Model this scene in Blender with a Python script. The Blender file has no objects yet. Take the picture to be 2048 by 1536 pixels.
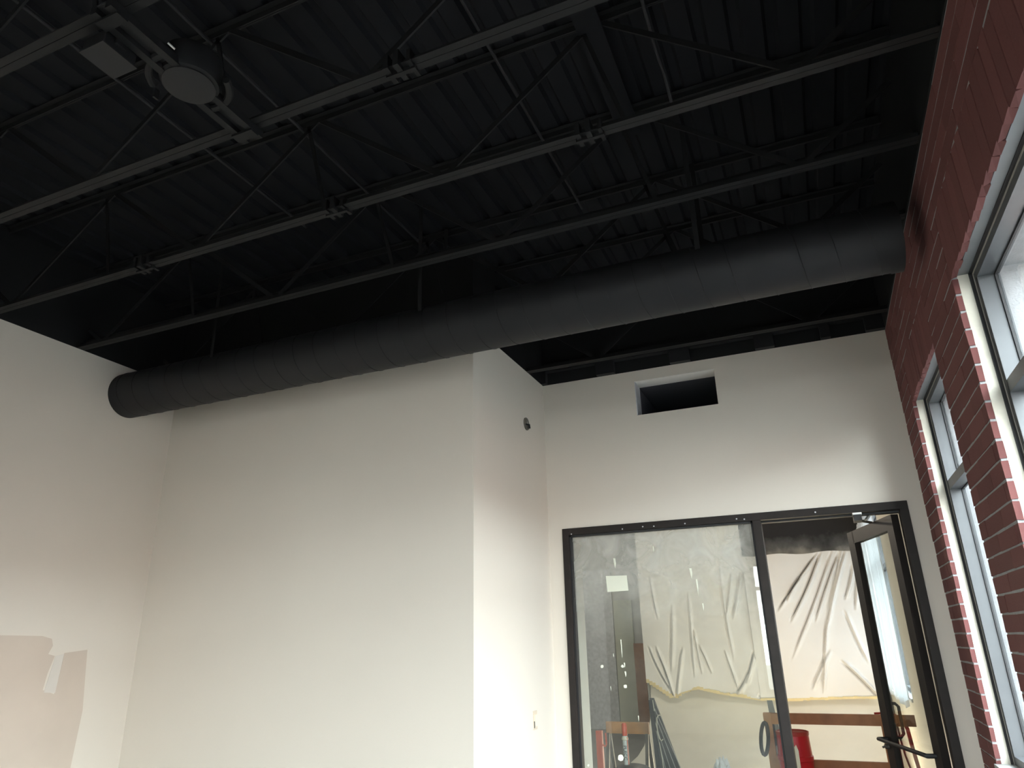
import bpy, bmesh, math, random
import numpy as np
from mathutils import Vector, Matrix
random.seed(7)
C = bpy.context.scene.collection
S = bpy.context.scene
E = 1.6                                   # eye height: the camera stands at (0, 0, E)

# ------------------------------------------------------------------ camera
yaw, pitch, roll, FPX = -0.39728, 0.35476, -0.02235, 1384.87
fw = Vector((math.sin(yaw)*math.cos(pitch), math.cos(yaw)*math.cos(pitch), math.sin(pitch)))
rt = Vector((math.cos(yaw), -math.sin(yaw), 0))
up = rt.cross(fw)
r2 = rt*math.cos(roll) + up*math.sin(roll)
u2 = -rt*math.sin(roll) + up*math.cos(roll)
cam = bpy.data.cameras.new('camera')
cam.sensor_width = 36
cam.lens = FPX*36/2048
cam.clip_start = 0.02
co = bpy.data.objects.new('camera', cam)
co.matrix_world = Matrix(((r2.x, u2.x, -fw.x, 0), (r2.y, u2.y, -fw.y, 0), (r2.z, u2.z, -fw.z, E), (0, 0, 0, 1)))
C.objects.link(co)
S.camera = co

# ------------------------------------------------------------------ world, exposure
w = bpy.data.worlds.new('overcast_sky')
S.world = w
w.use_nodes = True
nt = w.node_tree
bg = nt.nodes['Background']
tc = nt.nodes.new('ShaderNodeTexCoord')
sep = nt.nodes.new('ShaderNodeSeparateXYZ')
rmp = nt.nodes.new('ShaderNodeValToRGB')
rmp.color_ramp.elements[0].position = 0.0
rmp.color_ramp.elements[0].color = (0.95, 0.97, 1.0, 1)
rmp.color_ramp.elements[1].position = 0.9
rmp.color_ramp.elements[1].color = (0.80, 0.90, 1.0, 1)
nt.links.new(tc.outputs['Generated'], sep.inputs[0])
nt.links.new(sep.outputs['Z'], rmp.inputs[0])
nt.links.new(rmp.outputs[0], bg.inputs[0])
bg.inputs[1].default_value = 33.0
S.view_settings.view_transform = 'Standard'
S.view_settings.look = 'None'
S.view_settings.gamma = 1
S.view_settings.use_curve_mapping = False
S.view_settings.exposure = 0.0
S.cycles.max_bounces = 10
S.cycles.diffuse_bounces = 6
S.cycles.transparent_max_bounces = 16
S.cycles.caustics_reflective = False
S.cycles.caustics_refractive = False
S.cycles.sample_clamp_indirect = 6.0
S.cycles.use_denoising = True

def portal(x, y0, y1, z0, z1):             # sky portals in the window openings
    l = bpy.data.lights.new('sky_portal', 'AREA')
    l.shape = 'RECTANGLE'
    l.size, l.size_y = z1-z0, y1-y0
    l.cycles.is_portal = True
    o = bpy.data.objects.new('sky_portal', l)
    o.location = (x, (y0+y1)/2, (z0+z1)/2)
    o.rotation_euler = (0, math.pi/2, 0)
    C.objects.link(o)
# window openings in the long brick wall: (y0, y1, sill, head, transom centre)
WIN = [(1.35, 3.005, 0.96, 2.955, 2.45), (3.625, 4.595, 0.96, 2.91, 2.375), (-2.6, -0.9, 0.96, 2.955, 2.45), (8.6, 11.7, 0.96, 2.91, 2.36)]
for a in WIN:
    portal(0.93, a[0], a[1], a[2], a[3])
REAR = (-1.12, 0.55, 0.66, 2.83)            # window in the rear wall, reflected in the sidelight glass
lp = bpy.data.lights.new('sky_portal', 'AREA')
lp.shape = 'RECTANGLE'
lp.size, lp.size_y = REAR[1]-REAR[0], REAR[3]-REAR[2]
lp.cycles.is_portal = True
lo = bpy.data.objects.new('sky_portal', lp)
lo.location = ((REAR[0]+REAR[1])/2, -3.62, (REAR[2]+REAR[3])/2)
lo.rotation_euler = (math.pi/2, 0, 0)
C.objects.link(lo)
def lamp(name, loc, power, col, r):
    l = bpy.data.lights.new(name, 'POINT')
    l.energy = power
    l.color = col
    l.shadow_soft_size = r
    o = bpy.data.objects.new(name, l)
    o.location = loc
    C.objects.link(o)
lamp('ceiling_light_beyond', (-1.7, 9.3, 3.3), 95, (1.0, 0.86, 0.68), 0.12)
lamp('passage_fill', (-4.6, 11.0, 3.2), 60, (1.0, 0.95, 0.88), 0.12)  # unseen fill added to brighten the passage
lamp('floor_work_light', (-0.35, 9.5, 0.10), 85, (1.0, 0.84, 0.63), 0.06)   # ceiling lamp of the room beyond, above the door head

# ------------------------------------------------------------------ materials
def mat(name, col, rough=0.6, metal=0.0, var=0.0, scale=6.0, bump=0.0, bscale=40.0, spec=0.5, rand=0.0, emit=None):
    m = bpy.data.materials.new(name)
    m.use_nodes = True
    n, l = m.node_tree.nodes, m.node_tree.links
    b = n['Principled BSDF']
    b.inputs['Base Color'].default_value = (*col, 1)
    b.inputs['Roughness'].default_value = rough
    b.inputs['Metallic'].default_value = metal
    b.inputs['Specular IOR Level'].default_value = spec
    t = n.new('ShaderNodeTexCoord')
    if var or rand:
        no = n.new('ShaderNodeTexNoise')
        no.inputs['Scale'].default_value = scale
        no.inputs['Detail'].default_value = 4
        l.new(t.outputs['Object'], no.inputs['Vector'])
        hs = n.new('ShaderNodeHueSaturation')
        hs.inputs['Color'].default_value = (*col, 1)
        mr = n.new('ShaderNodeMapRange')
        mr.inputs['From Min'].default_value = 0.25
        mr.inputs['From Max'].default_value = 0.75
        mr.inputs['To Min'].default_value = 1-var
        mr.inputs['To Max'].default_value = 1+var
        l.new(no.outputs[0], mr.inputs['Value'])
        out = mr.outputs[0]
        if rand:
            oi = n.new('ShaderNodeObjectInfo')
            m2 = n.new('ShaderNodeMapRange')
            m2.inputs['To Min'].default_value = 1-rand
            m2.inputs['To Max'].default_value = 1+rand
            l.new(oi.outputs['Random'], m2.inputs['Value'])
            mu = n.new('ShaderNodeMath')
            mu.operation = 'MULTIPLY'
            l.new(out, mu.inputs[0])
            l.new(m2.outputs[0], mu.inputs[1])
            out = mu.outputs[0]
        l.new(out, hs.inputs['Value'])
        l.new(hs.outputs[0], b.inputs['Base Color'])
    if bump:
        nb = n.new('ShaderNodeTexNoise')
        nb.inputs['Scale'].default_value = bscale
        nb.inputs['Detail'].default_value = 6
        l.new(t.outputs['Object'], nb.inputs['Vector'])
        bp = n.new('ShaderNodeBump')
        bp.inputs['Strength'].default_value = bump
        bp.inputs['Distance'].default_value = 0.004
        l.new(nb.outputs[0], bp.inputs['Height'])
        l.new(bp.outputs[0], b.inputs['Normal'])
    if emit:
        b.inputs['Emission Color'].default_value = (*emit[0], 1)
        b.inputs['Emission Strength'].default_value = emit[1]
    return m

M = {}
M['wall'] = mat('wall_paint', (0.72, 0.668, 0.588), 0.55, var=0.015, scale=1.5, bump=0.08, bscale=180, spec=0.3)
M['primer'] = mat('bare_primer', (0.60, 0.52, 0.44), 0.8, var=0.05, scale=3, spec=0.2)
M['filler'] = mat('joint_filler', (0.66, 0.62, 0.56), 0.7, var=0.04, scale=8)
M['black'] = mat('black_ceiling_paint', (0.0095, 0.0096, 0.0102), 0.62, var=0.12, scale=4, spec=0.25)
M['deck'] = mat('black_deck_paint', (0.0100, 0.0104, 0.0122), 0.8, var=0.10, scale=3, spec=0.12)
M['duct'] = mat('black_duct_paint', (0.015, 0.015, 0.0165), 0.55, var=0.08, scale=5, spec=0.3)
M['brick'] = mat('dark_red_brick', (0.175, 0.070, 0.066), 0.85, var=0.15, scale=30, bump=0.5, bscale=120, rand=0.12, spec=0.25)
M['mortar'] = mat('grey_mortar', (0.33, 0.335, 0.34), 0.9, var=0.12, scale=30, bump=0.6, bscale=150)
M['parge'] = mat('cream_parge', (0.66, 0.63, 0.54), 0.85, var=0.10, scale=12, bump=0.7, bscale=60)
M['lintel'] = mat('grey_steel_lintel', (0.20, 0.21, 0.22), 0.5, metal=0.3, var=0.1)
M['frame'] = mat('dark_grey_aluminium', (0.085, 0.09, 0.095), 0.38, metal=0.2, var=0.05, scale=10)
M['bronze'] = mat('dark_bronze_aluminium', (0.022, 0.018, 0.016), 0.5, metal=0.0, spec=0.18, var=0.15, scale=14)
M['gasket'] = mat('black_gasket', (0.012, 0.012, 0.013), 0.6)
M['floor'] = mat('concrete_floor', (0.26, 0.25, 0.235), 0.7, var=0.12, scale=2, bump=0.2)
M['ground'] = mat('concrete_paving', (0.12, 0.118, 0.115), 0.9, var=0.1, scale=1)
M['facade'] = mat('pale_brick_facade', (0.58, 0.43, 0.38), 0.9, var=0.1, scale=3)
M['cloth'] = mat('cream_drop_cloth', (0.74, 0.71, 0.62), 0.6, var=0.03, scale=3)
M['plenum'] = mat('dark_plenum_paint', (0.10, 0.105, 0.12), 0.7)
M['lit_soffit'] = mat('bounce_lit_soffit', (0.86, 0.83, 0.78), 0.8)  # brighter than the wall paint: floor bounce put into the colour
M['plastic'] = mat('white_plastic_sheeting', (0.80, 0.79, 0.765), 0.42, spec=0.4, var=0.02, scale=3)
M['tape'] = mat('yellow_tape', (0.72, 0.60, 0.33), 0.7, var=0.15, scale=10)
M['cream'] = mat('cream_wall_paint', (0.76, 0.72, 0.62), 0.6, var=0.03, scale=2)
M['grey'] = mat('grey_wall_paint', (0.58, 0.58, 0.55), 0.7, var=0.06, scale=2)
M['door_grey'] = mat('grey_green_door', (0.60, 0.62, 0.50), 0.6, var=0.06, scale=5)
M['wood'] = mat('brown_wood', (0.34, 0.145, 0.06), 0.6, var=0.25, scale=9, bump=0.2)
M['wood_light'] = mat('orange_pine', (0.50, 0.25, 0.10), 0.6, var=0.2, scale=9, bump=0.2)
M['red'] = mat('red_plastic', (0.50, 0.012, 0.02), 0.35, var=0.06)
M['redsteel'] = mat('red_painted_steel', (0.36, 0.035, 0.025), 0.4, var=0.1)
M['orange'] = mat('orange_red_plastic', (0.62, 0.10, 0.05), 0.4)
M['label'] = mat('cream_paper', (0.80, 0.74, 0.58), 0.8, var=0.04)
M['sticker'] = mat('pale_sticker', (0.72, 0.74, 0.62), 0.7, var=0.03)
M['ink'] = mat('dark_ink', (0.04, 0.04, 0.045), 0.7)
M['rubber'] = mat('black_rubber', (0.02, 0.021, 0.024), 0.5)
M['steel'] = mat('dull_steel', (0.16, 0.15, 0.13), 0.4, metal=0.6, var=0.15, scale=20)
M['galv'] = mat('galvanized_sheet', (0.62, 0.63, 0.65), 0.5, metal=0.2, var=0.15, scale=20)
M['pale_steel'] = mat('pale_steel', (0.62, 0.62, 0.60), 0.35, metal=0.5)
M['panel'] = mat('black_panel', (0.045, 0.043, 0.042), 0.5, var=0.15, scale=8)
M['scratch'] = mat('pale_edge', (0.36, 0.34, 0.30), 0.5)
M['cord'] = mat('pale_cord', (0.62, 0.56, 0.44), 0.7)
M['tube'] = mat('pale_grey_tube', (0.56, 0.57, 0.53), 0.45)
M['box'] = mat('tan_box', (0.62, 0.53, 0.42), 0.7)

def glass(name, dust=False, tint=(0.93, 0.96, 0.95)):
    m = bpy.data.materials.new(name)
    m.use_nodes = True
    n, l = m.node_tree.nodes, m.node_tree.links
    n.clear()
    out = n.new('ShaderNodeOutputMaterial')
    tr = n.new('ShaderNodeBsdfTransparent')
    tr.inputs[0].default_value = (*tint, 1)
    gl = n.new('ShaderNodeBsdfGlossy')
    gl.inputs['Roughness'].default_value = 0.01
    fr = n.new('ShaderNodeLayerWeight')
    fr.inputs['Blend'].default_value = 0.5
    pw = n.new('ShaderNodeMath')
    pw.operation = 'POWER'
    pw.inputs[1].default_value = 5.0
    l.new(fr.outputs['Facing'], pw.inputs[0])
    mul = n.new('ShaderNodeMath')
    mul.operation = 'MULTIPLY_ADD'
    mul.inputs[1].default_value = 0.96
    mul.inputs[2].default_value = 0.04
    mul.use_clamp = True
    mx = n.new('ShaderNodeMixShader')
    l.new(pw.outputs[0], mul.inputs[0])
    l.new(mul.outputs[0], mx.inputs[0])
    l.new(tr.outputs[0], mx.inputs[1])
    l.new(gl.outputs[0], mx.inputs[2])
    last = mx
    if dust:                                   # dried overspray and wiping marks on the pane
        t = n.new('ShaderNodeTexCoord')
        sp = n.new('ShaderNodeSeparateXYZ')
        l.new(t.outputs['Object'], sp.inputs[0])
        no = n.new('ShaderNodeTexNoise')
        no.inputs['Scale'].default_value = 5.5
        no.inputs['Detail'].default_value = 7
        no.inputs['Distortion'].default_value = 0.9
        l.new(t.outputs['Object'], no.inputs['Vector'])
        mr = n.new('ShaderNodeMapRange')
        mr.interpolation_type = 'SMOOTHSTEP'
        mr.inputs['From Min'].default_value = 1.55
        mr.inputs['From Max'].default_value = 2.27
        mr.inputs['To Min'].default_value = 0.03
        mr.inputs['To Max'].default_value = 0.62
        l.new(sp.outputs['Z'], mr.inputs['Value'])
        r2_ = n.new('ShaderNodeMapRange')
        r2_.inputs['From Min'].default_value = 0.30
        r2_.inputs['From Max'].default_value = 0.68
        r2_.inputs['To Min'].default_value = 0.35
        r2_.inputs['To Max'].default_value = 1.05
        l.new(no.outputs[0], r2_.inputs['Value'])
        mm = n.new('ShaderNodeMath')
        mm.operation = 'MULTIPLY'
        mm.use_clamp = True
        l.new(mr.outputs[0], mm.inputs[0])
        l.new(r2_.outputs[0], mm.inputs[1])
        df = n.new('ShaderNodeBsdfDiffuse')
        df.inputs[0].default_value = (0.62, 0.60, 0.55, 1)
        mx2 = n.new('ShaderNodeMixShader')
        l.new(mm.outputs[0], mx2.inputs[0])
        l.new(mx.outputs[0], mx2.inputs[1])
        l.new(df.outputs[0], mx2.inputs[2])
        last = mx2
    l.new(last.outputs[0], out.inputs[0])
    return m
M['glass'] = glass('clear_glass')
M['dusty'] = glass('dusty_glass', True)

def sheer(name, col, k):                        # thin backlit plastic film
    m = bpy.data.materials.new(name)
    m.use_nodes = True
    n, l = m.node_tree.nodes, m.node_tree.links
    n.clear()
    out = n.new('ShaderNodeOutputMaterial')
    d = n.new('ShaderNodeBsdfDiffuse')
    d.inputs[0].default_value = (*col, 1)
    t = n.new('ShaderNodeBsdfTranslucent')
    t.inputs[0].default_value = (*col, 1)
    mx = n.new('ShaderNodeMixShader')
    mx.inputs[0].default_value = k
    l.new(d.outputs[0], mx.inputs[1])
    l.new(t.outputs[0], mx.inputs[2])
    l.new(mx.outputs[0], out.inputs[0])
    return m
M['film'] = sheer('translucent_film', (0.60, 0.62, 0.64), 0.42)

# far wall of the room beyond: cream below, black sprayed paint with a cloudy edge above
def overspray():
    m = mat('sprayed_black_wall', (0.5, 0.5, 0.5), 0.8)
    n, l = m.node_tree.nodes, m.node_tree.links
    b = n['Principled BSDF']
    t = n.new('ShaderNodeTexCoord')
    sp = n.new('ShaderNodeSeparateXYZ')
    l.new(t.outputs['Object'], sp.inputs[0])
    no = n.new('ShaderNodeTexNoise')
    no.inputs['Scale'].default_value = 3.2
    no.inputs['Detail'].default_value = 6
    l.new(t.outputs['Object'], no.inputs['Vector'])
    a = n.new('ShaderNodeMath')
    a.operation = 'MULTIPLY_ADD'
    a.inputs[1].default_value = 0.55
    l.new(no.outputs[0], a.inputs[0])
    l.new(sp.outputs['Z'], a.inputs[2])
    r = n.new('ShaderNodeValToRGB')
    mr = n.new('ShaderNodeMapRange')
    mr.inputs['From Min'].default_value = 2.98
    mr.inputs['From Max'].default_value = 3.34
    l.new(a.outputs[0], mr.inputs['Value'])
    l.new(mr.outputs[0], r.inputs[0])
    r.color_ramp.elements[0].color = (0.55, 0.53, 0.48, 1)
    r.color_ramp.elements[1].color = (0.018, 0.018, 0.02, 1)
    e = r.color_ramp.elements.new(0.45)
    e.color = (0.16, 0.16, 0.155, 1)
    l.new(r.outputs[0], b.inputs['Base Color'])
    return m
M['spray'] = overspray()

# ------------------------------------------------------------------ mesh helpers
class MB:
    def __init__(s):
        s.v, s.f = [], []
    def box(s, x0, x1, y0, y1, z0, z1):
        i = len(s.v)
        s.v += [(x, y, z) for z in (z0, z1) for y in (y0, y1) for x in (x0, x1)]
        s.f += [[i+k for k in q] for q in ((0, 2, 3, 1), (4, 5, 7, 6), (0, 1, 5, 4), (2, 6, 7, 3), (0, 4, 6, 2), (1, 3, 7, 5))]
        return s
    def bar(s, p, q, a, b, ref=(0, 0, 1)):       # rectangular bar from p to q
        p, q = Vector(p), Vector(q)
        d = (q-p).normalized()
        r = Vector(ref)
        if abs(d.dot(r)) > 0.98:
            r = Vector((1, 0, 0))
        u = d.cross(r).normalized()*a/2
        v = u.cross(d).normalized()*b/2
        i = len(s.v)
        for c in (p, q):
            s.v += [tuple(c-u-v), tuple(c+u-v), tuple(c+u+v), tuple(c-u+v)]
        s.f += [[i+k for k in x] for x in ((3, 2, 1, 0), (4, 5, 6, 7), (0, 1, 5, 4), (1, 2, 6, 5), (2, 3, 7, 6), (3, 0, 4, 7))]
        return s
    def tube(s, pts, r, n=8, cap=True):
        pts = [Vector(p) for p in pts]
        rings = []
        prev = None
        for k, p in enumerate(pts):
            d = (pts[min(k+1, len(pts)-1)]-pts[max(k-1, 0)]).normalized()
            ref = prev if prev is not None else (Vector((0, 0, 1)) if abs(d.z) < 0.9 else Vector((1, 0, 0)))
            u = (ref-d*ref.dot(d)).normalized()
            prev = u
            v = d.cross(u)
            rr = r[k] if isinstance(r, (list, tuple)) else r
            i = len(s.v)
            s.v += [tuple(p+u*rr*math.cos(2*math.pi*j/n)+v*rr*math.sin(2*math.pi*j/n)) for j in range(n)]
            rings.append(i)
        for a, b in zip(rings, rings[1:]):
            s.f += [[a+j, a+(j+1) % n, b+(j+1) % n, b+j] for j in range(n)]
        if cap:
            s.f.append([rings[0]+j for j in range(n)][::-1])
            s.f.append([rings[-1]+j for j in range(n)])
        return s
    def lathe(s, c, prof, n=24, axis='z'):       # closed profile of (radius, height)
        rings = []
        for r, h in prof:
            i = len(s.v)
            for j in range(n):
                a = 2*math.pi*j/n
                s.v.append((c[0]+r*math.cos(a), c[1]+r*math.sin(a), c[2]+h))
            rings.append(i)
        for a, b in zip(rings, rings[1:]):
            s.f += [[a+j, a+(j+1) % n, b+(j+1) % n, b+j] for j in range(n)]
        s.f.append([rings[0]+j for j in range(n)][::-1])
        s.f.append([rings[-1]+j for j in range(n)])
        return s
    def prism(s, poly, d, axis=1):               # polygon of two coordinates pushed along the third
        i, n = len(s.v), len(poly)
        for t in d:
            for a, b in poly:
                s.v.append((t, a, b) if axis == 0 else ((a, t, b) if axis == 1 else (a, b, t)))
        s.f.append(list(range(i, i+n)))
        s.f.append(list(range(i+n, i+2*n))[::-1])
        s.f += [[i+j, i+(j+1) % n, i+n+(j+1) % n, i+n+j] for j in range(n)]
        return s
    def build(s, name, m, parent=None, smooth=False, bevel=0.0):
        off = Vector((0, 0, 0))
        p = parent
        while p is not None:
            off += p.location
            p = p.parent
        me = bpy.data.meshes.new(name)
        me.from_pydata([tuple(Vector(v)-off) for v in s.v], [], s.f)
        bm = bmesh.new()
        bm.from_mesh(me)
        bmesh.ops.recalc_face_normals(bm, faces=bm.faces)
        bm.to_mesh(me)
        bm.free()
        me.materials.append(M[m])
        if smooth:
            me.polygons.foreach_set('use_smooth', [True]*len(me.polygons))
            me.set_sharp_from_angle(angle=math.radians(40))
        o = bpy.data.objects.new(name, me)
        C.objects.link(o)
        if parent is not None:
            o.parent = parent
        if bevel:
            b = o.modifiers.new('bevel', 'BEVEL')
            b.width = bevel
            b.segments = 2
            b.limit_method = 'ANGLE'
        return o
def tag(o, label, cat, group=None):
    o['label'] = label
    o['category'] = cat
    if group:
        o['group'] = group
    return o
def thing(name, loc, label, cat, group=None):
    o = bpy.data.objects.new(name, None)
    o.empty_display_size = 0.1
    o.location = loc
    C.objects.link(o)
    return tag(o, label, cat, group)
def struct(o, label=None):
    o['kind'] = 'structure'
    if label:
        o['label'] = label
    return o
def box(*a):
    return MB().box(*a)
def arc(c, r, a0, a1, n, plane='xz'):
    out = []
    for k in range(n+1):
        a = math.radians(a0+(a1-a0)*k/n)
        if plane == 'xz':
            out.append((c[0]+r*math.cos(a), c[1], c[2]+r*math.sin(a)))
        elif plane == 'xy':
            out.append((c[0]+r*math.cos(a), c[1]+r*math.sin(a), c[2]))
        else:
            out.append((c[0], c[1]+r*math.cos(a), c[2]+r*math.sin(a)))
    return out

# ------------------------------------------------------------------ setting
XL, XW, YM, XR, YB, YREAR = -4.43, 0.684, 3.71, -1.824, 5.0, -3.6
ZP = 1.945+E                               # top of the pale paint, joist bearing level
ZD = 2.56+E                                # underside of the deck
struct(box(-6.8, 0.95, YREAR-0.3, 14.3, -0.2, 0).build('floor', 'floor'), 'bare grey concrete floor')
struct(box(-40, 40, -40, 60, -0.35, -0.2).build('ground_outside', 'ground'), 'grey paving outside the windows')
# steel deck, flutes running front to back
prof = []
x = XL-0.15
while x < 0.95:
    prof += [(x, ZD), (x+0.085, ZD), (x+0.10, ZD+0.022), (x+0.135, ZD+0.022)]
    x += 0.15
prof += [(x, ZD), (x, ZD+0.12), (XL-0.15, ZD+0.12)]
ceil_o = struct(MB().prism(prof, (YREAR-0.15, YB+0.12), 1).build('ceiling', 'deck'), 'black fluted metal deck above the joists')
struct(box(-6.8, 0.95, YB+0.12, 14.3, ZP+0.02, ZP+0.12).build('ceiling_beyond', 'deck'), 'black ceiling of the room behind the glass')
# left wall
wl = struct(box(XL-0.12, XL, YREAR-0.12, YM+0.12, 0, ZP).build('wall_left', 'wall'), 'pale warm grey painted wall on the left')
struct(box(XL-0.12, XL, YREAR-0.12, YM+0.12, ZP, ZD+0.1).build('wall_left_upper', 'black'), 'black band above the left wall')
pp = [(2.3, 0.10), (3.02, 0.087), (3.085, 0.07), (3.10, 0.03), (3.08, -0.018), (3.125, -0.03), (3.10, -0.13), (3.09, -0.222), (3.168, -0.25), (3.18, -0.13),
      (3.185, -0.014), (3.337, 0.002), (3.36, -0.2), (3.379, -0.357), (3.365, -0.681), (3.35, -1.1), (2.3, -1.1)]
p_ = MB().prism([(y, z+E) for y, z in pp], (XL-0.002, XL+0.0012), 0).build('bare_patch', 'primer', wl)
p_['label'] = 'unpainted beige patch with ragged edge'
MB().prism([(y, z+E) for y, z in ((3.13, -0.03), (3.182, -0.02), (3.172, -0.244), (3.10, -0.236))], (XL-0.002, XL+0.002), 0).build('filler_stripe', 'filler', wl)
# centre wall and the return beside the opening
struct(box(XL, XR, YM, YM+0.12, 0, ZP).build('wall_center', 'wall'), 'tall pale wall under the round duct')
struct(box(XL, XR, YM, YM+0.12, ZP, ZD+0.1).build('wall_center_upper', 'black'), 'black band above the tall pale wall')
struct(box(XR-0.12, XR, YM+0.12, YB, 0, ZP).build('wall_return', 'wall'), 'short side wall between the tall wall and the glass')
struct(box(XR-0.12, XR, YM+0.12, YB, ZP, ZD+0.1).build('wall_return_upper', 'black'), 'black band above the short side wall')
# back wall with storefront opening and duct opening
OX0, OX1, OZ = -1.713, 0.59, 0.778+E
VX0, VX1, VZ0, VZ1 = -1.072, -0.468, 1.585+E, 1.86+E
T = YB+0.13
wb = MB()
wb.box(XR-0.12, OX0, YB, T, 0, OZ)
wb.box(OX1, 0.95, YB, T, 0, OZ)
wb.box(XR-0.12, 0.95, YB, T, OZ, VZ0)
wb.box(XR-0.12, VX0, YB, T, VZ0, VZ1)
wb.box(VX1, 0.95, YB, T, VZ0, VZ1)
wb.box(XR-0.12, 0.95, YB, T, VZ1, ZP)
wb = struct(wb.build('wall_back', 'wall'), 'pale wall above the glass front with a duct opening')
bu = MB()
bu.box(XR, 0.95, YB, T, ZP, ZD+0.1)
bu = struct(bu.build('wall_back_upper', 'black'), 'black band with shallow pockets above the back wall')
k = 0
for x0, x1 in ((XR, -1.782), (-1.36, -1.214), (-0.781, -0.63), (-0.163, -0.03), (0.278, 0.343), (0.565, XW)):
    MB().box(x0, x1, YB-0.05, YB, ZP, ZP+0.10).build('blocking', 'duct', bu)
MB().box(XR, XW, YB-0.05, YB, ZP+0.10, ZP+0.16).build('ledger', 'duct', bu)
# liner of the duct opening
vo = thing('duct_opening', ((VX0+VX1)/2, YB, VZ0), 'rectangular duct opening cut in the pale back wall', 'vent')
MB().box(VX0, VX0+0.006, YB-0.002, T+0.02, VZ0+0.002, VZ1-0.006).build('side_liner', 'galv', vo)['label'] = 'bare metal left side'
MB().box(VX0, VX1, YB-0.002, T+0.02, VZ1-0.006, VZ1-0.0005).build('top_liner', 'lit_soffit', vo)  # soffit lit from below, its light put into the white
MB().box(VX1-0.006, VX1, YB+0.02, T+0.02, VZ0+0.002, VZ1-0.006).build('side_liner', 'wall', vo)
db = MB()
db.box(VX0-0.02, VX1+0.02, T+0.75, T+0.77, VZ0-0.02, VZ1+0.02)
db.box(VX0-0.03, VX0-0.005, T, T+0.77, VZ0-0.02, VZ1+0.02)
db.box(VX1+0.005, VX1+0.03, T, T+0.77, VZ0-0.02, VZ1+0.02)
db.box(VX0-0.03, VX1+0.03, T, T+0.77, VZ1+0.005, VZ1+0.03)
db.box(VX0-0.03, VX1+0.03, T, T+0.77, VZ0-0.03, VZ0-0.005)
db.build('dark_plenum', 'plenum', vo)
MB().box(VX0, VX1, T+0.5, T+0.53, VZ0+0.05, VZ0+0.075).build('plenum_rib', 'plenum', vo)
# rear wall with its window
rw = MB()
rw.box(XL-0.12, REAR[0], YREAR-0.12, YREAR, 0, ZD+0.1)
rw.box(REAR[1], 0.95, YREAR-0.12, YREAR, 0, ZD+0.1)
rw.box(REAR[0], REAR[1], YREAR-0.12, YREAR, 0, REAR[2])
rw.box(REAR[0], REAR[1], YREAR-0.12, YREAR, REAR[3], ZD+0.1)
struct(rw.build('wall_rear', 'wall'))
rf = MB()
rf.box(REAR[0], REAR[1], YREAR-0.10, YREAR-0.02, REAR[3]-0.05, REAR[3])
rf.box(REAR[0], REAR[1], YREAR-0.10, YREAR-0.02, REAR[2], REAR[2]+0.05)
rf.box(REAR[0], REAR[0]+0.05, YREAR-0.10, YREAR-0.02, REAR[2]+0.05, REAR[3]-0.05)
rf.box(REAR[1]-0.05, REAR[1], YREAR-0.10, YREAR-0.02, REAR[2]+0.05, REAR[3]-0.05)
rf.box(REAR[0]+0.05, REAR[1]-0.05, YREAR-0.10, YREAR-0.02, 2.36, 2.42)
rfo = struct(rf.build('window_4', 'frame'))
box(REAR[0]+0.05, REAR[1]-0.05, YREAR-0.066, YREAR-0.06, REAR[2]+0.05, REAR[3]-0.05).build('pane', 'glass', rfo)

# ------------------------------------------------------------------ brick wall on the right
XO = 0.95
def wall_with_holes(x0, x1, y0, y1, z0, z1, holes):
    m = MB()
    y = y0
    for a in sorted(holes):
        m.box(x0, x1, y, a[0], z0, z1)
        m.box(x0, x1, a[0], a[1], z0, a[2])
        m.box(x0, x1, a[0], a[1], a[3], z1)
        y = a[1]
    m.box(x0, x1, y, y1, z0, z1)
    return m
wr = struct(wall_with_holes(XW+0.0028, XO, YREAR-0.12, YB, 0, ZD+0.1, [WIN[0], WIN[1], WIN[2]]).build('wall_right', 'mortar'), 'dark red brick wall with tall windows on the right')
struct(wall_with_holes(XO, XO+0.10, YREAR-0.12, 14.3, 0, ZD+0.6, WIN).build('wall_right_outer', 'facade'), 'pale brick outer face seen past the window glass')
struct(box(24, 34, -30, 16, -0.2, 6.2).build('shade_block_opposite', 'facade'), 'unseen block added across the street to shade the left wall')  # unseen block, sized to cut low sky light on the left wall
wr2 = struct(wall_with_holes(XW+0.002, XO, YB+0.13, 14.3, 0, ZP+0.1, [WIN[3]]).build('wall_right_beyond', 'cream'), 'plain right wall of the room behind the glass')
CH, BH, BL, J, BT = 0.0752, 0.0655, 0.290, 0.0095, 0.022
JH = 0.0025                                  # tight head joints     # course, brick height, length, joint, thickness
meshes = []
for k in range(5):
    v = [(sx*0.5+random.uniform(-0.06, 0.06), sy*0.5+random.uniform(-0.008, 0.008), sz*0.5+random.uniform(-0.03, 0.03)) for sz in (-1, 1) for sy in (-1, 1) for sx in (-1, 1)]
    me = bpy.data.meshes.new('brick')
    me.from_pydata(v, [], [(0, 2, 3, 1), (4, 5, 7, 6), (0, 1, 5, 4), (2, 6, 7, 3), (0, 4, 6, 2), (1, 3, 7, 5)])
    me.materials.append(M['brick'])
    meshes.append(me)
far = MB()
nb = 0
def brick(y0, y1, z0, z1):
    global nb
    if y1-y0 < 0.02:
        return
    dx = random.uniform(-0.0012, 0.0012)
    if y0 > 1.70 and z1 > 0.9 and nb < 298 and z0 < ZP+0.02:
        o = bpy.data.objects.new('brick', random.choice(meshes))
        o.location = (XW+BT/2+dx, (y0+y1)/2, (z0+z1)/2)
        o.scale = (BT, y1-y0, z1-z0)
        o.parent = wr
        C.objects.link(o)
        nb += 1
    else:
        far.box(XW+dx, XW+BT, y0, y1, z0, z1)
SOLD = 0.222
rows = []
nrow = 0
ztop = ZP
zs = []
z = ztop
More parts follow.
